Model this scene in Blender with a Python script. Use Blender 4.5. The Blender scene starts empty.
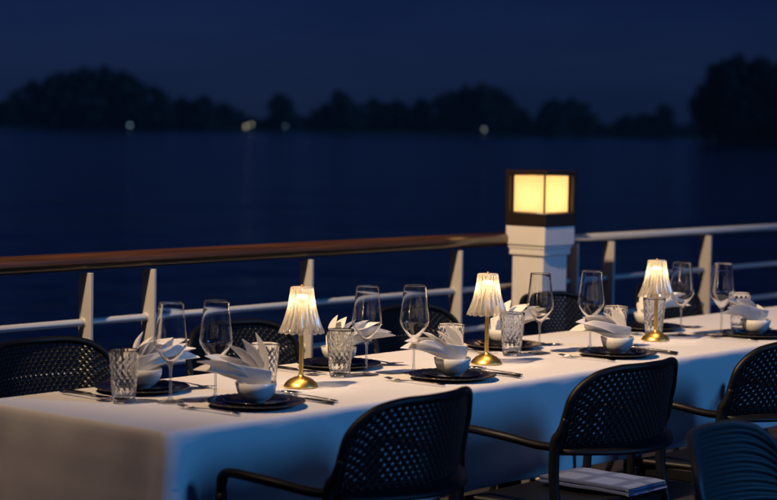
import bpy, bmesh, math, random
from mathutils import Vector, Matrix, noise
R = math.radians
random.seed(7)
scn = bpy.context.scene
COL = scn.collection

# ------------------------------------------------------------------ helpers
def link(o, parent=None):
    COL.objects.link(o)
    if parent: o.parent = parent
    return o

def tag(o, label=None, cat=None, group=None, kind=None):
    if label: o['label'] = label
    if cat: o['category'] = cat
    if group: o['group'] = group
    if kind: o['kind'] = kind
    return o

def empty(name, loc=(0, 0, 0), rz=0):
    o = bpy.data.objects.new(name, None)
    o.empty_display_size = .05
    o.location = loc; o.rotation_euler = (0, 0, rz)
    return link(o)

def mesh(name, verts, faces, mat, parent=None, smooth=True, sub=0, solid=0, bevel=0, rim=True):
    me = bpy.data.meshes.new(name)
    me.from_pydata([tuple(v) for v in verts], [], faces)
    me.update()
    if mat: me.materials.append(mat)
    if smooth:
        for p in me.polygons: p.use_smooth = True
    o = bpy.data.objects.new(name, me)
    link(o, parent)
    if solid:
        m = o.modifiers.new('s', 'SOLIDIFY'); m.thickness = solid; m.offset = 0
    if bevel:
        m = o.modifiers.new('b', 'BEVEL'); m.width = bevel; m.segments = 3; m.limit_method = 'ANGLE'
    if sub:
        m = o.modifiers.new('u', 'SUBSURF'); m.levels = sub; m.render_levels = sub
    return o

class MB:
    def __init__(s): s.v = []; s.f = []
    def add(s, v, f):
        n = len(s.v); s.v += [tuple(p) for p in v]; s.f += [[i + n for i in q] for q in f]; return s
    def box(s, c, d, m=None):
        x, y, z = [k / 2 for k in d]
        vs = [Vector((sx * x, sy * y, sz * z)) for sx in (-1, 1) for sy in (-1, 1) for sz in (-1, 1)]
        if m: vs = [m @ v for v in vs]
        vs = [v + Vector(c) for v in vs]
        return s.add(vs, [[0, 1, 3, 2], [4, 6, 7, 5], [0, 4, 5, 1], [2, 3, 7, 6], [0, 2, 6, 4], [1, 5, 7, 3]])
    def lathe(s, prof, n=32, c=(0, 0, 0), fn=None, closed=False):
        vs, fs = [], []
        for (r, z) in prof:
            for k in range(n):
                a = 2 * math.pi * k / n
                rr, zz = (r, z) if fn is None else fn(r, z, a)
                vs.append((c[0] + rr * math.cos(a), c[1] + rr * math.sin(a), c[2] + zz))
        m = len(prof)
        for j in range(m - 1 + (1 if closed else 0)):
            j2 = (j + 1) % m
            for k in range(n):
                k2 = (k + 1) % n
                fs.append([j * n + k, j * n + k2, j2 * n + k2, j2 * n + k])
        return s.add(vs, fs)
    def tube(s, pts, rad, n=10, squash=1.0, cap=True, up=(0, 0, 1)):
        pts = [Vector(p) for p in pts]; vs, fs = [], []
        m = len(pts)
        for i, p in enumerate(pts):
            t = (pts[min(i + 1, m - 1)] - pts[max(i - 1, 0)]).normalized()
            u = Vector(up)
            if abs(t.dot(u)) > .97: u = Vector((0, 1, 0)) if abs(t.y) < .9 else Vector((1, 0, 0))
            a = t.cross(u).normalized(); b = a.cross(t).normalized()
            r = rad[i] if isinstance(rad, (list, tuple)) else rad
            for k in range(n):
                w = 2 * math.pi * k / n
                vs.append(p + a * r * math.cos(w) + b * r * squash * math.sin(w))
        for i in range(m - 1):
            for k in range(n):
                k2 = (k + 1) % n
                fs.append([i * n + k, i * n + k2, (i + 1) * n + k2, (i + 1) * n + k])
        if cap:
            fs.append(list(range(n))[::-1]); fs.append([(m - 1) * n + k for k in range(n)])
        return s.add(vs, fs)
    def build(s, name, mat, parent=None, **k): return mesh(name, s.v, s.f, mat, parent, **k)

def smooth_path(pts, n=6):
    P = [Vector(p) for p in pts]; out = []
    for i in range(len(P) - 1):
        p0 = P[max(i - 1, 0)]; p1 = P[i]; p2 = P[i + 1]; p3 = P[min(i + 2, len(P) - 1)]
        for k in range(n):
            t = k / n
            out.append(.5 * ((2 * p1) + (p2 - p0) * t + (2 * p0 - 5 * p1 + 4 * p2 - p3) * t * t + (3 * p1 - p0 - 3 * p2 + p3) * t ** 3))
    out.append(P[-1]); return out

def kids(o): return [c for c in bpy.data.objects if c.parent == o]
def copy_tree(o, parent=None):
    c = o.copy(); COL.objects.link(c)
    if parent: c.parent = parent
    for ch in kids(o): copy_tree(ch, c)
    return c
def place(proto, used, loc, rz, label, group=None, scale=None):
    """first call uses the prototype itself, later calls copy it"""
    o = proto if not used[0] else copy_tree(proto)
    used[0] = True
    o.location = loc; o.rotation_euler = (0, 0, rz)
    o.scale = (scale or 1,) * 3
    o['label'] = label
    if group: o['group'] = group
    return o

# ------------------------------------------------------------------ materials
def newmat(name):
    m = bpy.data.materials.new(name); m.use_nodes = True
    nt = m.node_tree
    return m, nt, nt.nodes, nt.links, nt.nodes['Principled BSDF']

def pmat(name, col, rough=.5, metal=0, nscale=0, namt=.15, bump=0, bscale=200, coat=0, spec=.5, sheen=0, rvar=0):
    m, nt, N, L, b = newmat(name)
    b.inputs['Base Color'].default_value = (*col, 1); b.inputs['Roughness'].default_value = rough
    b.inputs['Metallic'].default_value = metal; b.inputs['Specular IOR Level'].default_value = spec
    b.inputs['Coat Weight'].default_value = coat; b.inputs['Sheen Weight'].default_value = sheen
    tc = N.new('ShaderNodeTexCoord')
    if nscale:
        n = N.new('ShaderNodeTexNoise'); n.inputs['Scale'].default_value = nscale; n.inputs['Detail'].default_value = 6
        L.new(tc.outputs['Object'], n.inputs['Vector'])
        mx = N.new('ShaderNodeMix'); mx.data_type = 'RGBA'
        mx.inputs[6].default_value = (*[c * (1 - namt) for c in col], 1)
        mx.inputs[7].default_value = (*[min(1, c * (1 + namt)) for c in col], 1)
        L.new(n.outputs['Fac'], mx.inputs[0]); L.new(mx.outputs[2], b.inputs['Base Color'])
        if rvar:
            mr = N.new('ShaderNodeMapRange'); mr.inputs[3].default_value = rough - rvar; mr.inputs[4].default_value = rough + rvar
            L.new(n.outputs['Fac'], mr.inputs[0]); L.new(mr.outputs[0], b.inputs['Roughness'])
    if bump:
        n2 = N.new('ShaderNodeTexNoise'); n2.inputs['Scale'].default_value = bscale; n2.inputs['Detail'].default_value = 4
        L.new(tc.outputs['Object'], n2.inputs['Vector'])
        bp = N.new('ShaderNodeBump'); bp.inputs['Strength'].default_value = bump; bp.inputs['Distance'].default_value = .004
        L.new(n2.outputs['Fac'], bp.inputs['Height']); L.new(bp.outputs[0], b.inputs['Normal'])
    return m

def thin_glass(name, tint=(1, 1, 1), base=.06, edge=.9, power=3.0, rough=.02):
    """a thin wall of clear glass: transparent face on, mirror-like at grazing angles"""
    m = bpy.data.materials.new(name); m.use_nodes = True
    nt = m.node_tree; N = nt.nodes; L = nt.links; N.clear()
    out = N.new('ShaderNodeOutputMaterial'); mx = N.new('ShaderNodeMixShader')
    t = N.new('ShaderNodeBsdfTransparent'); t.inputs[0].default_value = (*tint, 1)
    g = N.new('ShaderNodeBsdfGlossy'); g.inputs['Roughness'].default_value = rough
    lw = N.new('ShaderNodeLayerWeight'); lw.inputs['Blend'].default_value = .5
    pw = N.new('ShaderNodeMath'); pw.operation = 'POWER'; pw.inputs[1].default_value = power
    mr = N.new('ShaderNodeMapRange'); mr.inputs[3].default_value = base; mr.inputs[4].default_value = edge
    L.new(lw.outputs['Facing'], pw.inputs[0]); L.new(pw.outputs[0], mr.inputs[0]); L.new(mr.outputs[0], mx.inputs[0])
    L.new(t.outputs[0], mx.inputs[1]); L.new(g.outputs[0], mx.inputs[2]); L.new(mx.outputs[0], out.inputs[0])
    return m

def real_glass(name, tint=(1, 1, 1), rough=0.0, ior=1.48):
    m, nt, N, L, b = newmat(name)
    b.inputs['Base Color'].default_value = (*tint, 1); b.inputs['Roughness'].default_value = rough
    b.inputs['Transmission Weight'].default_value = 1; b.inputs['IOR'].default_value = ior
    return m

def emis(name, col, s):
    m, nt, N, L, b = newmat(name)
    b.inputs['Base Color'].default_value = (*col, 1)
    b.inputs['Emission Color'].default_value = (*col, 1); b.inputs['Emission Strength'].default_value = s
    return m

def opal_glass():
    m = bpy.data.materials.new('lit_lantern_glass'); m.use_nodes = True
    nt = m.node_tree; N = nt.nodes; L = nt.links; N.clear()
    out = N.new('ShaderNodeOutputMaterial'); ad = N.new('ShaderNodeAddShader')
    tl = N.new('ShaderNodeBsdfTranslucent'); tl.inputs[0].default_value = (.92, .82, .66, 1)
    em = N.new('ShaderNodeEmission'); em.inputs[0].default_value = (1, .58, .20, 1); em.inputs[1].default_value = .45
    L.new(tl.outputs[0], ad.inputs[0]); L.new(em.outputs[0], ad.inputs[1]); L.new(ad.outputs[0], out.inputs[0])
    return m
M = {}
M['cloth'] = pmat('white_linen', (.78, .77, .76), .85, nscale=6, namt=.03, bump=.25, bscale=18, sheen=.2)
M['napkin'] = pmat('white_napkin_cotton', (.80, .79, .77), .8, nscale=30, namt=.03, bump=.15, bscale=90, sheen=.2)
M['resin'] = pmat('black_resin', (.004, .0045, .006), .48, spec=.28, nscale=40, namt=.3, rvar=.06, bump=.05, bscale=300)
M['grey_resin'] = pmat('dark_grey_resin', (.05, .055, .062), .45, nscale=40, namt=.2, bump=.05, bscale=300)
M['porcelain'] = pmat('white_glazed_porcelain', (.78, .78, .76), .18, coat=.5, nscale=8, namt=.02)
M['black_plate'] = pmat('black_glazed_stoneware', (.010, .010, .012), .12, nscale=60, namt=.4, bump=.5, bscale=110, coat=.5)
M['brass'] = pmat('brushed_brass', (.86, .56, .16), .36, metal=1, nscale=60, namt=.08, rvar=.05)
M['steel'] = pmat('polished_steel', (.70, .68, .64), .16, metal=1, nscale=50, namt=.06, rvar=.04)
M['black_handle'] = pmat('black_handle', (.012, .012, .014), .3, nscale=60, namt=.2)
M['white_paint'] = pmat('white_marine_paint', (.70, .69, .67), .38, nscale=11, namt=.10, bump=.06, bscale=40, rvar=.06)
M['dim_lit_stanchion_paint'] = pmat('dim_lit_marine_paint', (.46, .45, .43), .42, nscale=9, namt=.12, rvar=.06)  # posts catch less light than the pillar; that dimming is put into this colour
M['blue_paint'] = pmat('pale_rail_paint', (.36, .38, .40), .32, nscale=9, namt=.08, rvar=.08)
M['bronze'] = pmat('dark_brown_lantern_metal', (.014, .009, .007), .45, nscale=50, namt=.3)
M['deck'] = pmat('dark_deck', (.035, .033, .033), .55, nscale=5, namt=.3)
M['bark'] = pmat('bark', (.05, .04, .03), .9, nscale=2, namt=.3)
M['glass'] = thin_glass('wine_glass_crystal', (.975, .985, .985), .06, .95, 2.2)
M['tumbler'] = real_glass('pressed_glass', (.98, .99, .99))
M['glow_glass'] = opal_glass()
M['led'] = emis('lit_led_disc', (1, .72, .38), 6)

def leaf_mat():
    m, nt, N, L, b = newmat('night_foliage')
    n = N.new('ShaderNodeTexNoise'); n.inputs['Scale'].default_value = .35; n.inputs['Detail'].default_value = 5
    g = N.new('ShaderNodeNewGeometry'); L.new(g.outputs['Position'], n.inputs['Vector'])
    cr = N.new('ShaderNodeValToRGB')
    cr.color_ramp.elements[0].position = .35; cr.color_ramp.elements[0].color = (.022, .022, .020, 1)
    cr.color_ramp.elements[1].position = .7; cr.color_ramp.elements[1].color = (.040, .040, .034, 1)
    L.new(n.outputs['Fac'], cr.inputs[0]); L.new(cr.outputs[0], b.inputs['Base Color'])
    b.inputs['Roughness'].default_value = .8; b.inputs['Specular IOR Level'].default_value = .15
    return m
M['leaf'] = leaf_mat()
M['land'] = pmat('dark_grass_bank', (.04, .05, .03), .95, nscale=.05, namt=.4)

def wood_mat():
    m, nt, N, L, b = newmat('varnished_rail_wood')
    tc = N.new('ShaderNodeTexCoord'); mp = N.new('ShaderNodeMapping'); mp.inputs['Scale'].default_value = (.8, 30, 30)
    n = N.new('ShaderNodeTexNoise'); n.inputs['Scale'].default_value = 3; n.inputs['Detail'].default_value = 8
    L.new(tc.outputs['Object'], mp.inputs[0]); L.new(mp.outputs[0], n.inputs['Vector'])
    cr = N.new('ShaderNodeValToRGB')
    cr.color_ramp.elements[0].position = .3; cr.color_ramp.elements[0].color = (.038, .016, .007, 1)
    cr.color_ramp.elements[1].position = .7; cr.color_ramp.elements[1].color = (.11, .045, .018, 1)
    L.new(n.outputs['Fac'], cr.inputs[0]); L.new(cr.outputs[0], b.inputs['Base Color'])
    b.inputs['Roughness'].default_value = .30; b.inputs['Coat Weight'].default_value = .5; b.inputs['Coat Roughness'].default_value = .12
    return m
M['wood'] = wood_mat()

def water_mat():
    m, nt, N, L, b = newmat('river_water')
    b.inputs['Base Color'].default_value = (.006, .014, .02, 1)
    b.inputs['Roughness'].default_value = .12; b.inputs['IOR'].default_value = 1.33
    tc = N.new('ShaderNodeTexCoord')
    prev = None
    for sc, st, ds in ((.12, .5, .9), (.7, .55, .22), (3.5, .4, .05)):
        n = N.new('ShaderNodeTexNoise'); n.inputs['Scale'].default_value = sc; n.inputs['Detail'].default_value = 3
        L.new(tc.outputs['Object'], n.inputs['Vector'])
        bp = N.new('ShaderNodeBump'); bp.inputs['Strength'].default_value = st; bp.inputs['Distance'].default_value = ds
        L.new(n.outputs['Fac'], bp.inputs['Height'])
        if prev: L.new(prev.outputs[0], bp.inputs['Normal'])
        prev = bp
    L.new(prev.outputs[0], b.inputs['Normal'])
    return m
M['water'] = water_mat()

def shade_mat():
    m = bpy.data.materials.new('ribbed_crystal_shade'); m.use_nodes = True
    nt = m.node_tree; N = nt.nodes; L = nt.links; N.clear()
    out = N.new('ShaderNodeOutputMaterial')
    tr = N.new('ShaderNodeBsdfTransparent'); tr.inputs[0].default_value = (1, .97, .92, 1)
    tl = N.new('ShaderNodeBsdfTranslucent'); tl.inputs[0].default_value = (.95, .90, .80, 1)
    df = N.new('ShaderNodeBsdfDiffuse'); df.inputs[0].default_value = (.8, .78, .72, 1)
    gl = N.new('ShaderNodeBsdfGlossy'); gl.inputs['Roughness'].default_value = .08
    lw = N.new('ShaderNodeLayerWeight'); lw.inputs['Blend'].default_value = .5
    m1 = N.new('ShaderNodeMixShader'); m1.inputs[0].default_value = .25
    m2 = N.new('ShaderNodeMixShader'); m3 = N.new('ShaderNodeMixShader')
    L.new(tl.outputs[0], m1.inputs[1]); L.new(df.outputs[0], m1.inputs[2])
    mr = N.new('ShaderNodeMapRange'); mr.inputs[3].default_value = .10; mr.inputs[4].default_value = .85
    L.new(lw.outputs['Facing'], mr.inputs[0]); L.new(mr.outputs[0], m2.inputs[0])
    L.new(tr.outputs[0], m2.inputs[1]); L.new(m1.outputs[0], m2.inputs[2])
    mr2 = N.new('ShaderNodeMapRange'); mr2.inputs[3].default_value = .05; mr2.inputs[4].default_value = .45
    L.new(lw.outputs['Facing'], mr2.inputs[0]); L.new(mr2.outputs[0], m3.inputs[0])
    L.new(m2.outputs[0], m3.inputs[1]); L.new(gl.outputs[0], m3.inputs[2]); L.new(m3.outputs[0], out.inputs[0])
    return m
M['shade'] = shade_mat()

def blanket_mat():
    m, nt, N, L, b = newmat('checked_wool_blanket')
    tc = N.new('ShaderNodeTexCoord'); sp = N.new('ShaderNodeSeparateXYZ'); L.new(tc.outputs['Object'], sp.inputs[0])
    fac = None
    for ax in ('X', 'Y'):
        mu = N.new('ShaderNodeMath'); mu.operation = 'MULTIPLY'; mu.inputs[1].default_value = 8.6
        fr = N.new('ShaderNodeMath'); fr.operation = 'FRACT'
        lt = N.new('ShaderNodeMath'); lt.operation = 'LESS_THAN'; lt.inputs[1].default_value = .28
        L.new(sp.outputs[ax], mu.inputs[0]); L.new(mu.outputs[0], fr.inputs[0]); L.new(fr.outputs[0], lt.inputs[0])
        if fac is None: fac = lt
        else:
            mx = N.new('ShaderNodeMath'); mx.operation = 'MAXIMUM'
            L.new(fac.outputs[0], mx.inputs[0]); L.new(lt.outputs[0], mx.inputs[1]); fac = mx
    c = N.new('ShaderNodeMix'); c.data_type = 'RGBA'
    c.inputs[6].default_value = (.11, .15, .30, 1); c.inputs[7].default_value = (.035, .055, .15, 1)
    L.new(fac.outputs[0], c.inputs[0]); L.new(c.outputs[2], b.inputs['Base Color'])
    b.inputs['Roughness'].default_value = .95; b.inputs['Sheen Weight'].default_value = .3
    return m
M['blanket'] = blanket_mat()

# ------------------------------------------------------------------ world, sun
SUN_D = Vector((-.28, .86, -.38)).normalized()     # last blue light of the afterglow, low behind the viewer
SUN_E = 1.0
world = bpy.data.worlds.new('World'); scn.world = world; world.use_nodes = True
N = world.node_tree.nodes; L = world.node_tree.links
bg = N['Background']
sky = N.new('ShaderNodeTexSky'); sky.sky_type = 'NISHITA'; sky.sun_disc = False
sky.sun_elevation = R(14); sky.sun_rotation = R(162)
sky.altitude = 0; sky.air_density = 1.0; sky.dust_density = .4; sky.ozone_density = 4
tint = N.new('ShaderNodeMix'); tint.data_type = 'RGBA'; tint.blend_type = 'MULTIPLY'; tint.inputs[0].default_value = 1
tc = N.new('ShaderNodeTexCoord'); mp = N.new('ShaderNodeMapping'); mp.inputs['Scale'].default_value = (3, 3, 16)
cn = N.new('ShaderNodeTexNoise'); cn.inputs['Scale'].default_value = 1.6; cn.inputs['Detail'].default_value = 5
cr = N.new('ShaderNodeValToRGB')
cr.color_ramp.elements[0].position = .35; cr.color_ramp.elements[0].color = (.038, .062, .29, 1)
cr.color_ramp.elements[1].position = .70; cr.color_ramp.elements[1].color = (.066, .098, .38, 1)
L.new(tc.outputs['Generated'], mp.inputs[0]); L.new(mp.outputs[0], cn.inputs['Vector']); L.new(cn.outputs['Fac'], cr.inputs[0])
# the sky thins out darker above the misty horizon
sz = N.new('ShaderNodeSeparateXYZ'); L.new(tc.outputs['Generated'], sz.inputs[0])
gr = N.new('ShaderNodeMapRange'); gr.inputs[1].default_value = 0.0; gr.inputs[2].default_value = .13
gr.inputs[3].default_value = 1.28; gr.inputs[4].default_value = .80
L.new(sz.outputs[2], gr.inputs[0])
gm = N.new('ShaderNodeVectorMath'); gm.operation = 'SCALE'; L.new(sky.outputs[0], gm.inputs[0]); L.new(gr.outputs[0], gm.inputs['Scale'])
L.new(gm.outputs[0], tint.inputs[6]); L.new(cr.outputs[0], tint.inputs[7]); L.new(tint.outputs[2], bg.inputs[0])
bg.inputs[1].default_value = .034
sl = bpy.data.lights.new('sun', 'SUN'); sl.energy = SUN_E; sl.angle = R(14); sl.color = (.07, .36, .92)
so = bpy.data.objects.new('sun', sl); link(so)
so.rotation_euler = SUN_D.to_track_quat('-Z', 'Y').to_euler()
# the boat's own warm deck floodlight, high up on the deckhouse outside the left border
fl = bpy.data.lights.new('deck_floodlight', 'SPOT'); fl.energy = 2350; fl.color = (1, .68, .41)
fl.spot_size = R(70); fl.spot_blend = 1.0; fl.shadow_soft_size = .10
fo = bpy.data.objects.new('deck_floodlight', fl); link(fo)
fo.location = (-1.9, .55, 5.4)
fo.rotation_euler = (Vector((4.0, .9, .8)) - fo.location).to_track_quat('-Z', 'Y').to_euler()

# ------------------------------------------------------------------ camera
LANT = .44
RM = Matrix(((0.6520822251379716, 0.03727305137671919, -0.7572314648112426),
             (-0.7579884656848229, 0.05255670659077249, -0.6501471206435505),
             (0.015564624887212233, 0.9979220972768366, 0.06252383720406539)))
CAM = Vector((-3.01303121, -3.24292083, 1.45))
cd = bpy.data.cameras.new('camera'); cam = bpy.data.objects.new('camera', cd); link(cam)
cam.matrix_world = Matrix.Translation(CAM) @ RM.to_4x4()
cd.lens = 89.42; cd.sensor_width = 36; cd.clip_end = 9000; cd.clip_start = .1
cd.dof.use_dof = True; cd.dof.focus_distance = 5.55; cd.dof.aperture_fstop = 3.2; cd.dof.aperture_blades = 9
scn.camera = cam
def far_at(px, dist, z):
    """ground point under picture column px (777 px wide photo) at a true distance"""
    d = RM @ Vector((px - 388.5, 0, -1930)); d.z = 0; d.normalize()
    return Vector((CAM.x + d.x * dist, CAM.y + d.y * dist, z))

# ------------------------------------------------------------------ setting
WZ = -1.2
def sheet(name, x0, x1, y0, y1, z, mat, th=None):
    if th: o = MB().box(((x0 + x1) / 2, (y0 + y1) / 2, z - th / 2), (x1 - x0, y1 - y0, th)).build(name, mat, smooth=False)
    else: o = mesh(name, [(x0, y0, z), (x1, y0, z), (x1, y1, z), (x0, y1, z)], [[0, 1, 2, 3]], mat, smooth=False)
    return tag(o, kind='structure')
sheet('water', -4500, 4500, -4500, 4500, WZ, M['water'])
sheet('deck', -9, 14, -9, 1.72, 0, M['deck'], th=.25)

# deck seams: boards drawn by geometry grooves would be unseen in the dark; hull under the deck
tag(MB().box((2.5, -3.7, -.86), (22.6, 10.6, 1.2)).build('hull', M['white_paint'], smooth=False), kind='structure')

# far bank (a long low strip) and the nearer headland on the right
def strip(name, pxs, dist_near, dist_far, top):
    vs, fs = [], []
    for px, dn in zip(pxs, dist_near):
        a = far_at(px, dn, WZ - .5); b = far_at(px, dn + 6, WZ + top * .6); c = far_at(px, dn + 40, WZ + top); d = far_at(px, dn + dist_far, WZ + top)
        vs += [a, b, c, d]
    for i in range(len(pxs) - 1):
        for k in range(3): fs.append([i * 4 + k, (i + 1) * 4 + k, (i + 1) * 4 + k + 1, i * 4 + k + 1])
    return tag(mesh(name, vs, fs, M['land']), kind='structure')
pxs = list(range(-500, 1301, 60))
strip('far_bank', pxs, [1010 + 25 * math.sin(p * .013) for p in pxs], 500, 1.2)
pxs2 = list(range(690, 1301, 30))
strip('headland', pxs2, [545 + 22 * math.sin(p * .02) + max(0, 712 - p) * 4 for p in pxs2], 160, 1.2)

# ------------------------------------------------------------------ trees on the far shore
def blob_tree(seed, kind):
    rnd = random.Random(seed)
    root = empty('round_tree' if kind == 0 else 'broad_tree')
    tag(root, 'tree', 'tree')
    # trunk with limbs, unit height = 1
    t = MB(); t.tube([(0, 0, -.02), (.01, 0, .2), (-.01, .01, .5)], [.035, .025, .015], 7)
    for k in range(5):
        a = k * 1.256 + rnd.random(); z0 = .2 + .06 * k
        t.tube([(0, 0, z0), (.12 * math.cos(a), .12 * math.sin(a), z0 + .15), (.22 * math.cos(a), .22 * math.sin(a), z0 + .24)], [.014, .009, .004], 5)
    t.build('trunk', M['bark'], root)
    wid = .42 if kind == 0 else .62
    clumps = []
    for k in range(46):
        a = rnd.random() * 6.283; zz = rnd.random(); rr = wid * math.sqrt(rnd.random()) * (math.sin(math.pi * min(1, .18 + zz * .82)) ** .6)
        clumps.append((Vector((rr * math.cos(a), rr * math.sin(a), .14 + .78 * zz)), .10 + .07 * rnd.random()))
    vs, fs = [], []
    for c, r in clumps:
        for k in range(60):
            d = Vector((rnd.gauss(0, 1), rnd.gauss(0, 1), rnd.gauss(0, 1))).normalized()
            p = c + d * r * (.55 + .5 * rnd.random())
            u = d.orthogonal().normalized(); w = d.cross(u)
            u, w = u * math.cos(k) + w * math.sin(k), w * math.cos(k) - u * math.sin(k)
            s = .034 + .028 * rnd.random()
            tilt = d * s * rnd.uniform(-.6, .6)
            n0 = len(vs)
            vs += [p - u * s, p - w * s * .7 + tilt, p + u * s, p + w * s * .7 - tilt]
            fs.append([n0, n0 + 1, n0 + 2, n0 + 3])
    mesh('crown', vs, fs, M['leaf'], root, smooth=False)
    return root
protos = [blob_tree(11, 0), blob_tree(12, 0), blob_tree(13, 1), blob_tree(14, 1)]
tused = [[False] for _ in protos]
FAR = .517  # metres per photo pixel on the far bank
# (px, height_px, distance, variant, label)
TREES = [
 (6, 26, 1030, 0, 'low round tree at the left edge of the far shore'),
 (36, 44, 1040, 2, 'left shoulder tree of the tall dark grove on the far shore'),
 (58, 52, 1035, 0, 'second tree from the left in the tall grove on the far shore'),
 (80, 57, 1045, 2, 'tall broad tree in the left half of the tall grove'),
 (101, 59, 1035, 2, 'tallest tree, in the crest of the big left grove on the far shore'),
 (122, 54, 1045, 0, 'tree just right of the crest of the big left grove'),
 (141, 44, 1035, 2, 'right shoulder tree of the big left grove'),
 (160, 32, 1030, 0, 'small tree right of the big left grove on the far shore'),
 (183, 31, 1040, 2, 'first of three low trees between the grove and the shore lights'),
 (203, 33, 1030, 0, 'middle of three low trees between the grove and the shore lights'),
 (222, 27, 1040, 2, 'last of three low trees before the twin shore lights'),
 (279, 36, 1050, 0, 'lone small round tree above the faint right-hand shore light'),
 (336, 40, 1020, 0, 'upright tree standing by itself left of the middle wood'),
 (322, 27, 1030, 1, 'low bush-like tree at the left foot of the upright tree'),
 (352, 27, 1030, 1, 'low bush-like tree at the right foot of the upright tree'),
 (374, 33, 1040, 2, 'left end tree of the flat topped middle wood'),
 (396, 32, 1030, 2, 'second tree of the flat topped middle wood'),
 (419, 33, 1040, 1, 'third tree of the flat topped middle wood'),
 (441, 37, 1030, 2, 'tree where the middle wood rises to its dome'),
 (462, 46, 1040, 2, 'left tree of the dome of the middle wood'),
 (481, 49, 1030, 2, 'highest tree of the dome of the middle wood'),
 (499, 40, 1040, 0, 'right tree of the dome of the middle wood'),
 (517, 26, 1035, 1, 'low tree right of the dome of the middle wood'),
 (551, 35, 1030, 0, 'left half of the round pair of trees above the lit lantern'),
 (570, 36, 1040, 2, 'right half of the round pair of trees above the lit lantern'),
 (624, 21, 1025, 1, 'low tree left in the small clump right of the lantern'),
 (641, 23, 1030, 2, 'middle tree of the small clump right of the lantern'),
 (659, 31, 1030, 0, 'tallest tree of the small clump right of the lantern'),
 (716, 74, 556, 1, 'steep left edge tree of the black headland wood at the right'),
 (735, 81, 562, 2, 'tallest tree of the black headland wood at the right'),
 (757, 78, 560, 3, 'third tree from the left of the black headland wood'),
 (781, 77, 565, 2, 'rightmost visible tree of the black headland wood'),
 (806, 78, 560, 3, 'tree of the headland wood beyond the right border'),
 (727, 60, 550, 0, 'lower tree in front of the left part of the headland wood'),
 (748, 62, 552, 1, 'lower tree in front of the middle of the headland wood'),
 (770, 60, 552, 0, 'lower tree in front of the right part of the headland wood'),
]
for i, (px, hp, dist, var, lab) in enumerate(TREES):
    hgt = hp * dist / 1930 * 1.02
    o = place(protos[var], tused[var], far_at(px, dist, WZ + .6), random.random() * 6.28, lab, 'trees along the far shore')
    w = hgt * random.uniform(.95, 1.15)
    if dist < 700: w = hgt * .80
    o.scale = (w, w, hgt)
# low, continuous wood behind them: nobody could count it
rnd = random.Random(5); vs, fs = [], []
for k in range(9000):
    px = rnd.uniform(-250, 1030)
    hmax = 17 + 4 * math.sin(px * .045) + 3 * math.sin(px * .11 + 1)
    if 292 < px < 312 or 585 < px < 612: hmax -= 6
    if 672 < px < 700: hmax -= 4
    if px < 240: hmax += 4
    d = rnd.uniform(1060, 1110)
    z = WZ + rnd.random() ** .8 * hmax * d / 1930
    p = far_at(px, d, z)
    s = rnd.uniform(1.2, 2.4); a = rnd.random() * 3.14
    u = Vector((math.cos(a), math.sin(a), rnd.uniform(-.4, .4))) * s; w = Vector((rnd.uniform(-.4, .4), rnd.uniform(-.4, .4), 1)) * s * .8
    n0 = len(vs); vs += [p - u, p - w, p + u, p + w]; fs.append([n0, n0 + 1, n0 + 2, n0 + 3])
tag(mesh('distant_woods', vs, fs, M['leaf'], smooth=False), 'low unbroken wood along the far shore behind the single trees', 'woods', kind='stuff')

# shore lamps
def shore_lamp(px, dist, hgt, col, s, label, rad=.42):
    p = far_at(px, dist, WZ + .3)
    r = empty('shore_lamp', p); tag(r, label, 'lamp', 'lamps on the far shore')
    MB().tube([(0, 0, -.8), (0, 0, hgt)], .09, 8).build('lamp_post', M['bronze'], r)
    m = MB().lathe([(.001, -rad), (rad * .7, -rad * .7), (rad, 0), (rad * .7, rad * .7), (.001, rad)], 14, (0, 0, hgt + rad))
    m.build('lamp_globe', emis('lit_lamp_globe', col, s), r)
shore_lamp(129, 985, 1.9, (.45, .72, .9), 2.0, 'pale bluish shore lamp below the tall left grove')
shore_lamp(244.5, 985, 2.0, (1, .80, .50), 3.0, 'lower left one of the twin yellowish shore lamps')
shore_lamp(250, 990, 3.3, (.9, .88, .55), 1.8, 'upper right one of the twin yellowish shore lamps')
shore_lamp(284, 990, 2.6, (.35, .6, .8), .8, 'faintest shore lamp, under the small round tree')
shore_lamp(482, 985, 2.6, (.75, .85, .9), 1.8, 'single grey white shore lamp under the middle dome of trees')

# ------------------------------------------------------------------ railing
RY = 1.66
rail = empty('ship_railing', (3.4, RY, 0))
tag(rail, 'white ship railing with brown wooden handrail at left, pale blue metal at right', 'railing')
def rp(x, z): return (x - 3.4, 0, z)
MB().tube([(x - 3.4, 0, .998) for x in (-2.5, -1, 0, 1, 2, 3, 3.53)], .033, 16, squash=.9).build('wooden_handrail', M['wood'], rail)
MB().tube([rp(3.53, .983), rp(8, .983)], .018, 14).build('metal_handrail', M['blue_paint'], rail)
for z in (.796, .632, .468, .304, .14):
    MB().tube([rp(-2.5, z), rp(8, z)], .0125, 12).build('cross_rail', M['blue_paint'], rail)
for x in (-1.5, -.70, -.42, .37, 1.156, 1.435, 2.221, 3.11, 3.926, 4.206, 5.033, 5.86, 6.70, 6.98, 7.8):
    MB().box((x - 3.4, -.010, .49), (.012, .062, .944)).build('stanchion', M['dim_lit_stanchion_paint'], rail, smooth=False, bevel=.002)
    MB().box((x - 3.4, -.010, .009), (.07, .09, .018)).build('foot_plate', M['dim_lit_stanchion_paint'], rail, smooth=False, bevel=.002)
    for z in (.796, .632, .468):
        MB().tube([(x - 3.4 - .0085, 0, z), (x - 3.4 + .0085, 0, z)], .0175, 14).build('rail_collar', M['dim_lit_stanchion_paint'], rail)

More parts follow.
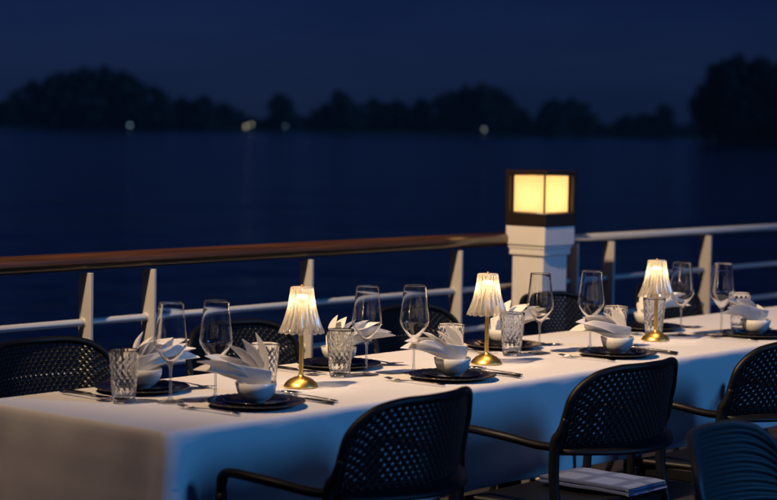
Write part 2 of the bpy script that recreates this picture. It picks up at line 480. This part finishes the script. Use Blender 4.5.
# lamp pillar
pil = empty('rail_pillar', (3.535, 1.542, 0)); tag(pil, 'square white painted pillar carrying the big lit lantern', 'pillar')
MB().box((0, 0, .4675), (.168, .160, .935)).build('shaft', M['white_paint'], pil, smooth=False, bevel=.003)
c = MB(); c.box((0, 0, .9485), (.190, .180, .027)); c.box((0, 0, .9695), (.198, .188, .015)); c.box((0, 0, 1.0165), (.212, .202, .079))
c.build('capital', M['white_paint'], pil, smooth=False, bevel=.003)
lan = empty('deck_lantern', (3.535, 1.542, 1.056)); tag(lan, 'large square brown lantern glowing warm yellow on the white pillar', 'lantern')
MB().box((0, 0, .0275), (.218, .208, .055)).build('base', M['bronze'], lan, smooth=False, bevel=.004)
MB().box((0, 0, .2235), (.222, .212, .019)).build('top_plate', M['bronze'], lan, smooth=False, bevel=.004)
for sx, sy in ((-1, 1), (1, -1), (1, 1)):
    MB().box((sx * .099, sy * .094, .1345), (.020, .020, .158)).build('corner_post', M['bronze'], lan, smooth=False, bevel=.002)
for sx, sy in ((-1, 0), (1, 0), (0, -1), (0, 1)):
    MB().box((sx * .084, sy * .080, .1345), (.004 if sx else .158, .004 if sy else .150, .150)).build('glass_pane', M['glow_glass'], lan, smooth=False)
for sx, sy in ((-1, -1), (-1, 1), (1, -1), (1, 1)):
    MB().box((sx * .0835, sy * .0795, .1345), (.006, .006, .157)).build('glazing_bar', M['bronze'], lan, smooth=False)
ld = bpy.data.lights.new('lantern_light', 'POINT'); ld.energy = LANT; ld.color = (1, .78, .50); ld.shadow_soft_size = .03
lo = bpy.data.objects.new('lantern_light', ld); lo.location = (0, 0, .115); link(lo, lan)

# ------------------------------------------------------------------ table
TX, TY, TZ = 4.25, .68, .75
tab = empty('dining_table', (TX / 2, TY / 2, 0)); tag(tab, 'long dining table hidden under the white cloth', 'table')
MB().box((0, 0, TZ - .022), (TX - .02, TY - .02, .03)).build('tabletop', M['wood'], tab, smooth=False, bevel=.003)
for sx in (-1, -.35, .35, 1):
    for sy in (-1, 1):
        MB().box((sx * (TX / 2 - .12), sy * (TY / 2 - .09), .356), (.05, .05, .712)).build('leg', M['black_handle'], tab, smooth=False, bevel=.003)

def tablecloth():
    nx, ny = 260, 44
    vs, fs = [], []
    def top_z(x, y):
        e = min(y, TY - y, x, TX - x)
        sag = -.0035 * math.exp(-e / .018) * (.5 + noise.noise(Vector((x * 4, y * 4, 9))))
        return TZ + sag + .0011 * noise.noise(Vector((x * 3, y * 6, 0))) + .0006 * noise.noise(Vector((x * 11, y * 17, 4))) + .0016 * sum(math.exp(-((x - c) / .004) ** 2) for c in (.52, 1.05, 1.58, 2.11, 2.64, 3.17, 3.7)) + .0012 * math.exp(-((y - .34) / .004) ** 2)
    for j in range(ny + 1):
        for i in range(nx + 1):
            x = TX * i / nx; y = TY * j / ny; vs.append((x, y, top_z(x, y)))
    idx = lambda i, j: j * (nx + 1) + i
    for j in range(ny):
        for i in range(nx): fs.append([idx(i, j), idx(i + 1, j), idx(i + 1, j + 1), idx(i, j + 1)])
    per = [(i, 0) for i in range(nx)] + [(nx, j) for j in range(ny)] + [(i, ny) for i in range(nx, 0, -1)] + [(0, j) for j in range(ny, 0, -1)]
    prev = [idx(i, j) for i, j in per]
    drops = [(.0045, .0008), (.009, .0034), (.013, .0085), (.0155, .017), (.0165, .035), (.0165, .065), (.0165, .10), (.014, .13), (.015, .16), (.016, .19), (.017, .22), (.018, .25), (.019, .275), (.019, .283), (.0175, .284)]
    for o, d in drops:
        cur = []
        for (i, j) in per:
            x = TX * i / nx; y = TY * j / ny
            nxn = -1 if i == 0 else (1 if i == nx else 0); nyn = -1 if j == 0 else (1 if j == ny else 0)
            s = x if nyn else y + 9
            # distance to the nearest corner: folds gather there
            cd_ = min(x, TX - x) if nyn else min(y, TY - y)
            amp = .007 + .020 * math.exp(-cd_ / .13)
            w = amp * (d / .28) * (math.sin(s * 15 + 2 * math.sin(s * 3.1)) + .45 * math.sin(s * 37 + 1)) * (1 - math.exp(-(cd_ / .05) ** 2)) + .045 * d / .28 * math.exp(-(cd_ / .035) ** 2) if not (nxn and nyn) else .045 * d / .28
            if nyn: w += (.0016 * sum(math.exp(-((x - c) / .005) ** 2) for c in (.52, 1.05, 1.58, 2.11, 2.64, 3.17, 3.7)) + .004 * noise.noise(Vector((x * 7, d * 9, 3)))) * min(1, d / .05)
            elif nxn: w += (.0016 * math.exp(-((y - .34) / .005) ** 2) + .004 * noise.noise(Vector((y * 7, d * 9, 8)))) * min(1, d / .05)
            oo = o + w
            k = .8 if (nxn and nyn) else 1
            cur.append(len(vs)); vs.append((x + nxn * oo * k, y + nyn * oo * k, TZ - d))
        n = len(per)
        for k in range(n): fs.append([prev[k], cur[k], cur[(k + 1) % n], prev[(k + 1) % n]])
        prev = cur
    o = mesh('tablecloth', vs, [f[::-1] if False else f for f in fs], M['cloth'], solid=.0015)
    return tag(o, 'long white linen tablecloth hanging over the dining table', 'tablecloth')
tablecloth()

# ------------------------------------------------------------------ chairs
def chair_proto(ribbed=False):
    res = M['grey_resin'] if ribbed else M['resin']
    root = empty('dining_armchair'); tag(root, 'chair', 'chair')
    # local: sitter faces +y; back panel near y = 0; z up
    def S(u, v):
        """back surface, u in -1..1, v 0 (bottom) .. 1 (top)"""
        hw = .252 - .004 * v
        q = max(0, (abs(u) - .50) / .50)
        top = .812 - .105 * (1 - math.sqrt(max(0, 1 - q * q))) - .006 * u * u
        z = .605 + (top - .605) * v
        y = .020 - .024 * v + .105 * u * u * (1 - .10 * v)
        x = hw * u
        return Vector((x, y, z))
    def S2(u, v):   # perforated field lies inside the rim
        return S(u * .945, .05 + v * .895)
    nu, nv = 25, 15
    vs, fs = [], []
    def cell(u0, u1, v0, v1, hole=True):
        uc, vc = (u0 + u1) / 2, (v0 + v1) / 2
        out = [(u0, v0), (uc, v0), (u1, v0), (u1, vc), (u1, v1), (uc, v1), (u0, v1), (u0, vc)]
        n0 = len(vs); vs.extend(S2(*p) for p in out)
        if not hole: fs.append([n0 + k for k in range(8)]); return
        a, b = (u1 - u0) * .195, (v1 - v0) * .225
        inn = [(uc - a * .75, vc - b * .75), (uc, vc - b), (uc + a * .75, vc - b * .75), (uc + a, vc), (uc + a * .75, vc + b * .75), (uc, vc + b), (uc - a * .75, vc + b * .75), (uc - a, vc)]
        n1 = len(vs); vs.extend(S2(*p) for p in inn)
        for k in range(8): fs.append([n0 + k, n0 + (k + 1) % 8, n1 + (k + 1) % 8, n1 + k])
    for j in range(nv):
        v0, v1 = j / nv, (j + 1) / nv
        w = 2 / nu
        if j % 2 == 0:
            for i in range(nu): cell(-1 + i * w, -1 + (i + 1) * w, v0, v1)
        else:
            cell(-1, -1 + w / 2, v0, v1, False)
            for i in range(nu - 1): cell(-1 + (i + .5) * w, -1 + (i + 1.5) * w, v0, v1)
            cell(1 - w / 2, 1, v0, v1, False)
    if ribbed:
        vs, fs = [], []; rows, cols = 90, 30
        for j in range(rows + 1):
            for i in range(cols + 1):
                u, v = -1 + 2 * i / cols, j / rows
                p = S2(u, v); p.y += .0065 * max(-.55, math.sin(v * 8.5 * 2 * math.pi)); vs.append(p)
        for j in range(rows):
            for i in range(cols):
                n0 = j * (cols + 1) + i; fs.append([n0, n0 + 1, n0 + cols + 2, n0 + cols + 1])
        mesh('ribbed_back', vs, fs, res, root, smooth=True, solid=.004)
    else:
        mesh('perforated_back', vs, fs, res, root, smooth=True, solid=.004)
    # rim with thicker rounded edge: sweep round the outline
    path = [S(-.975, 0)]
    path += [S(-.985, v) for v in (.25, .5, .7, .82, .9)]
    path += [S(u, .985) for u in (-.975, -.94, -.88, -.8, -.7, -.5, -.25, 0, .25, .5, .7, .8, .88, .94, .975)]
    path += [S(.985, v) for v in (.9, .82, .7, .5, .25)] + [S(.975, 0)]
    MB().tube(smooth_path(path, 4), .0105, 12, squash=1.0).build('back_rim', res, root)
    # bottom ledge of the back, flaring backwards
    vs, fs = [], []
    prof = [(.028, .630), (.024, .620), (.016, .611), (.000, .603), (-.014, .597), (-.013, .588), (.010, .585), (.030, .592), (.036, .612)]
    nn = 24
    for k in range(nn + 1):
        u = -1 + 2 * k / nn
        for (py, pz) in prof:
            vs.append((.246 * u, py + .105 * u * u, pz + .006 * u * u))
    q = len(prof)
    for k in range(nn):
        for a in range(q - 1): fs.append([k * q + a, k * q + a + 1, (k + 1) * q + a + 1, (k + 1) * q + a])
    fs.append(list(range(q))[::-1]); fs.append([nn * q + a for a in range(q)])
    mesh('back_ledge', vs, fs, res, root)
    # rear legs: flat blades running from the back down and outwards
    for s in (-1, 1):
        pts = smooth_path([S(s, .85), S(s, .45), S(s, 0), (s * .252, .115, .45), (s * .256, .03, .2), (s * .266, -.04, .0)], 5)
        MB().tube(pts, [(.008 + .0085 * min(1, i / 7)) - .004 * i / len(pts) for i in range(len(pts))], 10, squash=.95, up=(0, 1, 0)).build('rear_leg', res, root)
        arm = smooth_path([(s * .249, .132, .610), (s * .272, .170, .615), (s * .296, .23, .628), (s * .306, .30, .636), (s * .305, .355, .638), (s * .302, .378, .631), (s * .299, .386, .610), (s * .298, .388, .59)], 5)
        MB().tube(arm, .0135, 10, squash=.8).build('armrest', res, root)
        leg = smooth_path([(s * .298, .388, .59), (s * .294, .391, .45), (s * .286, .402, .2), (s * .278, .412, 0)], 4)
        MB().tube(leg, [.0132 - .003 * i / len(leg) for i in range(len(leg))], 10).build('front_leg', res, root)
    # seat, dished, with rounded front
    vs, fs = [], []; a, b = 22, 20
    for j in range(b + 1):
        for i in range(a + 1):
            u = -1 + 2 * i / a; v = j / b
            hw = .225 + .045 * v
            z = .448 - .012 * (1 - u * u) * math.sin(math.pi * min(1, v * 1.05)) - .03 * max(0, v - .85) / .15 * max(0, v - .85) / .15 * .8
            vs.append((hw * u, .09 + .34 * v, z))
    for j in range(b):
        for i in range(a):
            n0 = j * (a + 1) + i; fs.append([n0, n0 + 1, n0 + a + 2, n0 + a + 1])
    mesh('seat', vs, fs, res, root, solid=.016)
    f = MB()
    f.box((0, .11, .425), (.45, .02, .035)); f.box((0, .385, .420), (.585, .02, .035))
    for s in (-1, 1): f.box((s * .240, .2475, .4225), (.02, .255, .035))
    f.build('seat_frame', res, root, smooth=False, bevel=.004)
    return root
ch = chair_proto(); used = [False]
near = [(.425, -.462, 6, 'black perforated armchair on the near side, leftmost, its back towards the viewer'),
        (1.305, -.465, 1, 'black perforated armchair on the near side, middle, in front of the third place setting'),
        (2.13, -.465, 1, 'black perforated armchair on the near side at the right border of the picture')]
for x, y, a, lab in near:
    place(ch, used, (x, y, 0), R(a), lab, 'black perforated armchairs around the table', 1.035)
far = [(.60, 180, 'black perforated armchair by the railing at the left border, far side of the table'),
       (1.40, 179, 'black perforated armchair by the railing behind the first wine glasses'),
       (2.27, 182, 'black perforated armchair by the railing between the first and second table lamps'),
       (3.13, 180, 'black perforated armchair by the railing in front of the lantern pillar'),
       (3.93, 181, 'black perforated armchair by the railing behind the third table lamp')]
for x, a, lab in far:
    place(ch, used, (x, 1.24, 0), R(a), lab, 'black perforated armchairs around the table')
rc = chair_proto(ribbed=True); rc.name = 'ribbed_armchair'
rc.location = (.595, -1.055, 0); rc.rotation_euler = (0, 0, R(-170))
tag(rc, 'out of focus dark armchair with horizontally ribbed back in the lower right corner', 'chair')

# folded blankets lying on the near seats
def blanket(cx, cy, rz, label):
    m = MB()
    for Lr in range(2):
        z0 = .474 + .011 * Lr
        vs, fs = [], []
        prof = [(-1, 0), (-1.012, .003), (-1.012, .007), (-1, .010), (-.9, .0105), (-.45, .0115), (0, .012), (.45, .0115), (.9, .0105), (1, .010), (1.012, .007), (1.012, .003), (1, 0), (.45, 0), (-.45, 0)]
        n = 22
        for k in range(n + 1):
            v = -1 + 2 * k / n
            for (a, h) in prof:
                x = .095 * a * (1 - .02 * Lr); y = .150 * v * (1 - .015 * Lr)
                vs.append((x, y, z0 + h * (1 - .25 * abs(v) ** 9) + .0022 * noise.noise(Vector((x * 12 + cx * 7, y * 12, Lr)))))
        q = len(prof)
        for k in range(n):
            for a in range(q): fs.append([k * q + a, k * q + (a + 1) % q, (k + 1) * q + (a + 1) % q, (k + 1) * q + a])
        fs.append(list(range(q))); fs.append([n * q + a for a in range(q)][::-1])
        m.add(vs, fs)
    o = m.build('folded_blanket', M['blanket'])
    o.location = (cx, cy, 0); o.rotation_euler = (0, 0, rz)
    return tag(o, label, 'blanket', 'blankets on the near seats')
blanket(.54, -.26, R(4), 'folded pale checked blanket on the seat of the leftmost near chair')
blanket(1.405, -.245, R(0), 'folded pale checked blanket on the seat of the middle near chair')

# ------------------------------------------------------------------ tableware prototypes
def plate_proto():
    r = empty('black_plate'); tag(r, 'plate', 'plate')
    def fn(rr, z, a):
        if rr > .112: return rr + .0009 * math.sin(a * 36), z + .0006 * math.cos(a * 36)
        return rr, z
    prof = [(.0005, .004), (.05, .004), (.078, .0045), (.086, .008), (.100, .0115), (.115, .0135), (.1235, .0145), (.125, .0125), (.122, .010), (.100, .007), (.084, .003), (.078, 0), (.0005, 0)]
    MB().lathe(prof, 144, fn=fn).build('charger', M['black_plate'], r)
    prof = [(.0005, .0075), (.060, .0075), (.072, .010), (.082, .0165), (.0835, .0165), (.084, .015), (.074, .0075), (.062, .0048), (.0005, .0048)]
    MB().lathe(prof, 64).build('well', M['black_plate'], r)
    return r
def bowl_proto():
    prof = [(.0005, .006), (.016, .006), (.030, .011), (.042, .022), (.0485, .036), (.0505, .050), (.0515, .0508), (.0525, .050), (.0505, .036), (.044, .020), (.033, .008), (.023, .003), (.0225, 0), (.019, 0), (.0185, .002), (.0005, .002)]
    o = MB().lathe(prof, 64).build('small_bowl', M['porcelain']); return tag(o, 'bowl', 'bowl')
def wine_proto():
    r = empty('wine_glass'); tag(r, 'glass', 'wine glass')
    b = [(.0008, .0935), (.006, .0955), (.016, .106), (.030, .124), (.0400, .140), (.0425, .148), (.0425, .154), (.0405, .172), (.037, .202), (.0338, .232), (.0323, .2505), (.0322, .2524), (.03195, .2529), (.0317, .2524)]
    inner = [(.0316, .2505), (.0331, .232), (.0363, .202), (.0398, .172), (.0418, .154), (.0417, .149), (.0392, .1405), (.029, .1253), (.015, .108), (.005, .0985), (.0008, .0975)]
    MB().lathe(b + inner, 56).build('bowl', M['clear_glass'], r)
    s = [(.0362, .0), (.0366, .0009), (.034, .0022), (.020, .0042), (.008, .0075), (.0042, .014), (.0034, .03), (.0032, .06), (.0036, .082), (.006, .0935)]
    MB().lathe(s, 32).build('stem', M['stem'], r)
    m = MB().lathe([(.0005, 0), (.0362, 0)], 32); m.build('foot', M['glass'], r)
    return r
M['clear_glass'] = real_glass('clear_crystal', (.99, 1, 1), 0, 1.5)
M['stem'] = thin_glass('wine_glass_stem', (.9, .93, .95), .18, .95, 1.4, .03)
def tumbler_proto():
    # pressed diamond pattern
    def fn(r, z, a):
        if r > .0285 and .012 < z < .119:
            k = math.sin(a * 7 + z * 150) * math.sin(a * 7 - z * 150)
            return r - .0022 * (k * k) ** .45, z
        return r, z
    prof = [(.0005, .0), (.024, 0), (.0285, .003), (.0293, .010)]
    n = 30
    prof += [(.0295 + .0090 * (k / n), .012 + .107 * k / n) for k in range(n + 1)]
    prof += [(.0388, .125), (.0391, .132), (.0383, .1348), (.0372, .132), (.0350, .10), (.0325, .06), (.0295, .028), (.025, .0175), (.012, .0155), (.0005, .0155)]
    o = MB().lathe(prof, 126, fn=fn).build('water_tumbler', M['tumbler']); return tag(o, 'tumbler', 'tumbler')
def lamp_proto():
    r = empty('table_lamp'); tag(r, 'lamp', 'table lamp')
    MB().lathe([(.0005, 0), (.0465, 0), (.0475, .002), (.0470, .004), (.042, .0115), (.032, .0205), (.020, .0262), (.010, .0290), (.0072, .031), (.0062, .035)], 56).build('base', M['brass'], r)
    MB().lathe([(.0062, .030), (.0060, .15), (.0060, .238)], 20).build('stem', M['brass'], r)
    nf = 18
    def fn(rr, z, a):
        k = abs(math.sin(a * nf / 2))
        sc = .0085 * (k ** .45) if z < .1475 else 0
        am = .06 + .07 * min(1, (z - .147) / .05) if z > .147 else .06
        return rr * (1 - am * (1 - k)), z - sc + (.0075 if z < .1475 else 0)
    prof = [(.0625, .147), (.0605, .152), (.0555, .163), (.0500, .177), (.0450, .192), (.0405, .208), (.0372, .224), (.0345, .240), (.0322, .255), (.0308, .268), (.0296, .2695)]
    MB().lathe(prof, nf * 12, fn=fn).build('lamp_shade', M['shade'], r, solid=.0016)
    MB().lathe([(.0005, .2705), (.0285, .2705), (.030, .2690), (.0285, .2675), (.0005, .2675)], 40).build('top_cap', M['shade_cap'], r)
    MB().lathe([(.0005, .277), (.003, .276), (.004, .273), (.003, .2705)], 14).build('finial', M['brass'], r)
    MB().lathe([(.0055, .238), (.014, .240), (.016, .244), (.014, .249), (.0005, .250)], 24).build('bulb', M['led'], r)
    ld = bpy.data.lights.new('bulb_light', 'POINT'); ld.energy = .68; ld.color = (1, .76, .46); ld.shadow_soft_size = .018
    lo = bpy.data.objects.new('bulb_light', ld); lo.location = (0, 0, .222); link(lo, r)
    return r
M['shade_cap'] = pmat('frosted_cap', (.8, .74, .62), .35)

def leaf_sheet(L_, W_, nl=10, nw=6, fold=.35, curl=.15):
    """pointed napkin petal along +x, folded on its midrib"""
    vs, fs = [], []
    for i in range(nl + 1):
        t = i / nl
        w = W_ * (.62 + .38 * math.sin(math.pi * min(1, t * 1.05)) ) * (1 - max(0, (t - .55) / .45) ** 2.8) + .0004
        for j in range(nw + 1):
            s = -1 + 2 * j / nw
            vs.append(Vector((L_ * t, w * s, abs(s) * w * fold - curl * L_ * t * t * .4)))
    for i in range(nl):
        for j in range(nw):
            n0 = i * (nw + 1) + j; fs.append([n0, n0 + 1, n0 + nw + 2, n0 + nw + 1])
    return vs, fs
def napkin(loc, rz, label, seed, tall=1.0):
    rnd = random.Random(seed)
    m = MB()
    # folded body: a boat like wrap, tail in the bowl, mouth along +x
    vs, fs = [], []; nl, nw = 14, 12
    for i in range(nl + 1):
        t = i / nl
        x = -.035 + .152 * t
        w = .030 * (1 - .30 * t) * (math.sin(math.pi * min(1, t * .5 + .36)) ** .6) * (1 - max(0, (t - .8) / .2) ** 2 * .9)
        keel = .028 + .034 * t ** 1.2 + .018 * t
        side = (.056 - .022 * t) * (1 - max(0, (t - .75) / .25) ** 2 * .55)
        for j in range(nw + 1):
            s = -1 + 2 * j / nw
            y = w * (s + .12 * math.sin(s * math.pi))
            z = keel + side * (abs(s) ** 1.25) + .0015 * noise.noise(Vector((t * 6, s * 3, seed)))
            vs.append(Vector((x, y, z)))
    for i in range(nl):
        for j in range(nw):
            n0 = i * (nw + 1) + j; fs.append([n0, n0 + 1, n0 + nw + 2, n0 + nw + 1])
    m.add(vs, fs)
    # petals: low ones lie stacked in the mouth, upper ones stand
    pet = [(12, .142, .030, -6), (20, .140, .030, 5), (28, .130, .029, -4), (38, .116, .028, 6), (54, .104, .026, -6), (68, .108, .025, 5), (82, .106, .023, -3)]
    for k, (el, ln, wd, yaw) in enumerate(pet):
        v, f_ = leaf_sheet(ln * rnd.uniform(.95, 1.06) * (tall if el > 45 else 1), wd, fold=.55, curl=rnd.uniform(.0, .22))
        mt = Matrix.Translation((.022 - .0065 * k, rnd.uniform(-.006, .006), .058)) @ Matrix.Rotation(R(yaw + rnd.uniform(-4, 4)), 4, 'Z') @ Matrix.Rotation(-R(el + rnd.uniform(-3, 3)), 4, 'Y') @ Matrix.Rotation(R(rnd.choice((-1, 1)) * rnd.uniform(6, 24)), 4, 'X')
        m.add([mt @ p for p in v], f_)
    o = m.build('folded_napkin', M['napkin'], solid=.0009, sub=1)
    o.location = loc; o.rotation_euler = (0, 0, rz)
    return tag(o, label, 'napkin', 'petal folded white napkins')

def fork_proto():
    r = empty('fork'); tag(r, 'fork', 'fork')
    m = MB()
    m.tube([(0, -.10, .004), (0, -.06, .006), (0, 0, .007), (0, .045, .004)], [.006, .0045, .0028, .004], 10, squash=.45)
    m.build('handle', M['steel'], r)
    t = MB(); t.tube([(0, .042, .004), (0, .052, .003), (0, .062, .0035)], [.005, .010, .0115], 12, squash=.16)
    for k in range(4):
        x = -.0093 + .0062 * k
        t.tube([(x, .058, .0035), (x, .080, .005), (x, .100, .0085)], [.0019, .0018, .0010], 6)
    t.build('tines', M['steel'], r)
    return r
def knife_proto():
    r = empty('table_knife'); tag(r, 'knife', 'knife')
    MB().tube([(0, -.11, .004), (0, -.06, .005), (0, -.01, .005)], [.0075, .0070, .0055], 10, squash=.5).build('handle', M['black_handle'], r)
    MB().tube([(0, -.012, .004), (.001, .03, .004), (.001, .07, .004), (-.002, .10, .004), (-.005, .112, .004)], [.006, .0095, .0095, .0065, .001], 10, squash=.14).build('blade', M['steel'], r)
    return r
def spoon_proto():
    r = empty('spoon'); tag(r, 'spoon', 'spoon')
    MB().tube([(0, -.10, .004), (0, -.05, .006), (0, .03, .007), (0, .055, .005)], [.006, .0045, .0028, .004], 10, squash=.45).build('handle', M['steel'], r)
    vs, fs = [], []
    nr, na = 6, 20
    for i in range(nr + 1):
        for k in range(na):
            a = 2 * math.pi * k / na; q = i / nr
            vs.append((.0165 * q * math.cos(a), .078 + .025 * q * math.sin(a) * (1 - .12 * math.sin(a)), .003 + .007 * q * q))
    for i in range(nr):
        for k in range(na): fs.append([i * na + k, i * na + (k + 1) % na, (i + 1) * na + (k + 1) % na, (i + 1) * na + k])
    mesh('spoon_bowl', vs, fs, M['steel'], r, solid=.0012)
    return r

P = {'plate': (plate_proto(), [False]), 'bowl': (bowl_proto(), [False]), 'wine': (wine_proto(), [False]),
     'tumbler': (tumbler_proto(), [False]), 'lamp': (lamp_proto(), [False]), 'fork': (fork_proto(), [False]),
     'knife': (knife_proto(), [False]), 'spoon': (spoon_proto(), [False])}
def put(k, x, y, z, rz, label, group):
    return place(P[k][0], P[k][1], (x, y, z), R(rz), label, group)
T0 = TZ + .0022
put('lamp', .765, .305, T0, 10, 'gold table lamp with ribbed glass shade, leftmost of the three', 'table lamps')
put('lamp', 1.555, .285, T0, 50, 'gold table lamp with ribbed glass shade, middle one of the three', 'table lamps')
put('lamp', 2.505, .300, T0, 80, 'gold table lamp with ribbed glass shade, rightmost of the three', 'table lamps')

ORD = ['first', 'second', 'third', 'fourth']
def setting(side, k, px, py, glass, tumb, bowl=(0, 0), nap_rz=None, seed=1, tall=1.0, bits=True, fork=True):
    w = 'near' if side < 0 else 'railing'
    pos = f'{ORD[k]} from the left on the {w} side'
    a = 0 if side < 0 else 180
    sgn = 1 if side < 0 else -1
    put('plate', px, py, T0, 20 * k, f'black plate with fluted rim, {pos}', 'black plates')
    put('bowl', px + bowl[0], py + bowl[1], T0 + .0085, 0, f'small white bowl with napkin, {pos}', 'small white bowls')
    napkin((px + bowl[0], py + bowl[1], T0 + .0085), R(nap_rz), f'white petal folded napkin in its bowl, {pos}', seed, tall)
    put('wine', glass[0], glass[1], T0, 0, f'empty stemmed wine glass, {pos}', 'wine glasses')
    put('tumbler', tumb[0], tumb[1], T0, 13 * k, f'pressed glass water tumbler, {pos}', 'water tumblers')
    if fork: put('fork', px - sgn * .158, py + sgn * .005, T0 , a + 3, f'steel fork left of the plate, {pos}', 'forks')
    put('knife', px + sgn * .160, py - sgn * .01, T0, a - 2, f'black handled knife right of the plate, {pos}', 'knives')
    put('spoon', px + sgn * .192, py - sgn * .005, T0, a - 3, f'steel spoon right of the knife, {pos}', 'spoons')

setting(-1, 0, .425, .140, (.432, .292), (.590, .272), nap_rz=146, seed=3, tall=1.08)
setting(-1, 1, 1.205, .135, (1.215, .285), (1.355, .262), nap_rz=158, seed=5, tall=.86)
setting(-1, 2, 2.030, .135, (2.105, .290), (2.225, .275), nap_rz=152, seed=8, tall=.86)
setting(-1, 3, 2.880, .132, (2.790, .215), (3.020, .280), nap_rz=165, seed=9, tall=.45)
setting(1, 0, .400, .535, (.308, .328), (.218, .402), nap_rz=-24, seed=21, tall=.82)
setting(1, 1, 1.165, .530, (1.085, .352), (.995, .372), nap_rz=-36, seed=22, tall=.82)
setting(1, 2, 1.945, .520, (1.895, .338), (1.775, .356), nap_rz=-30, seed=25, tall=.82)
setting(1, 3, 2.800, .520, (2.705, .325), (2.575, .352), nap_rz=-28, seed=27, tall=.82)

# ------------------------------------------------------------------ evening haze over the river
hz = MB().box((300, 300, 28.5), (3000, 3000, 61)).build('haze', None, smooth=False)
hm = bpy.data.materials.new('evening_haze'); hm.use_nodes = True
hn = hm.node_tree.nodes; hn.remove(hn['Principled BSDF'])
pv = hn.new('ShaderNodeVolumePrincipled'); pv.inputs['Color'].default_value = (.8, .85, .9, 1)
pv.inputs['Density'].default_value = .00013; pv.inputs['Anisotropy'].default_value = .2
hm.node_tree.links.new(pv.outputs[0], hn['Material Output'].inputs['Volume'])
hz.data.materials.append(hm)
tag(hz, 'thin blue evening haze over the river', 'haze', kind='stuff')

# ------------------------------------------------------------------ render settings
scn.render.engine = 'CYCLES'
scn.view_settings.view_transform = 'Standard'; scn.view_settings.look = 'None'
scn.view_settings.exposure = 0; scn.view_settings.gamma = 1; scn.view_settings.use_curve_mapping = False
scn.cycles.use_denoising = True
scn.cycles.max_bounces = 16; scn.cycles.transparent_max_bounces = 24; scn.cycles.transmission_bounces = 12; scn.cycles.glossy_bounces = 6
scn.cycles.sample_clamp_indirect = 4
scn.cycles.caustics_reflective = False; scn.cycles.caustics_refractive = True
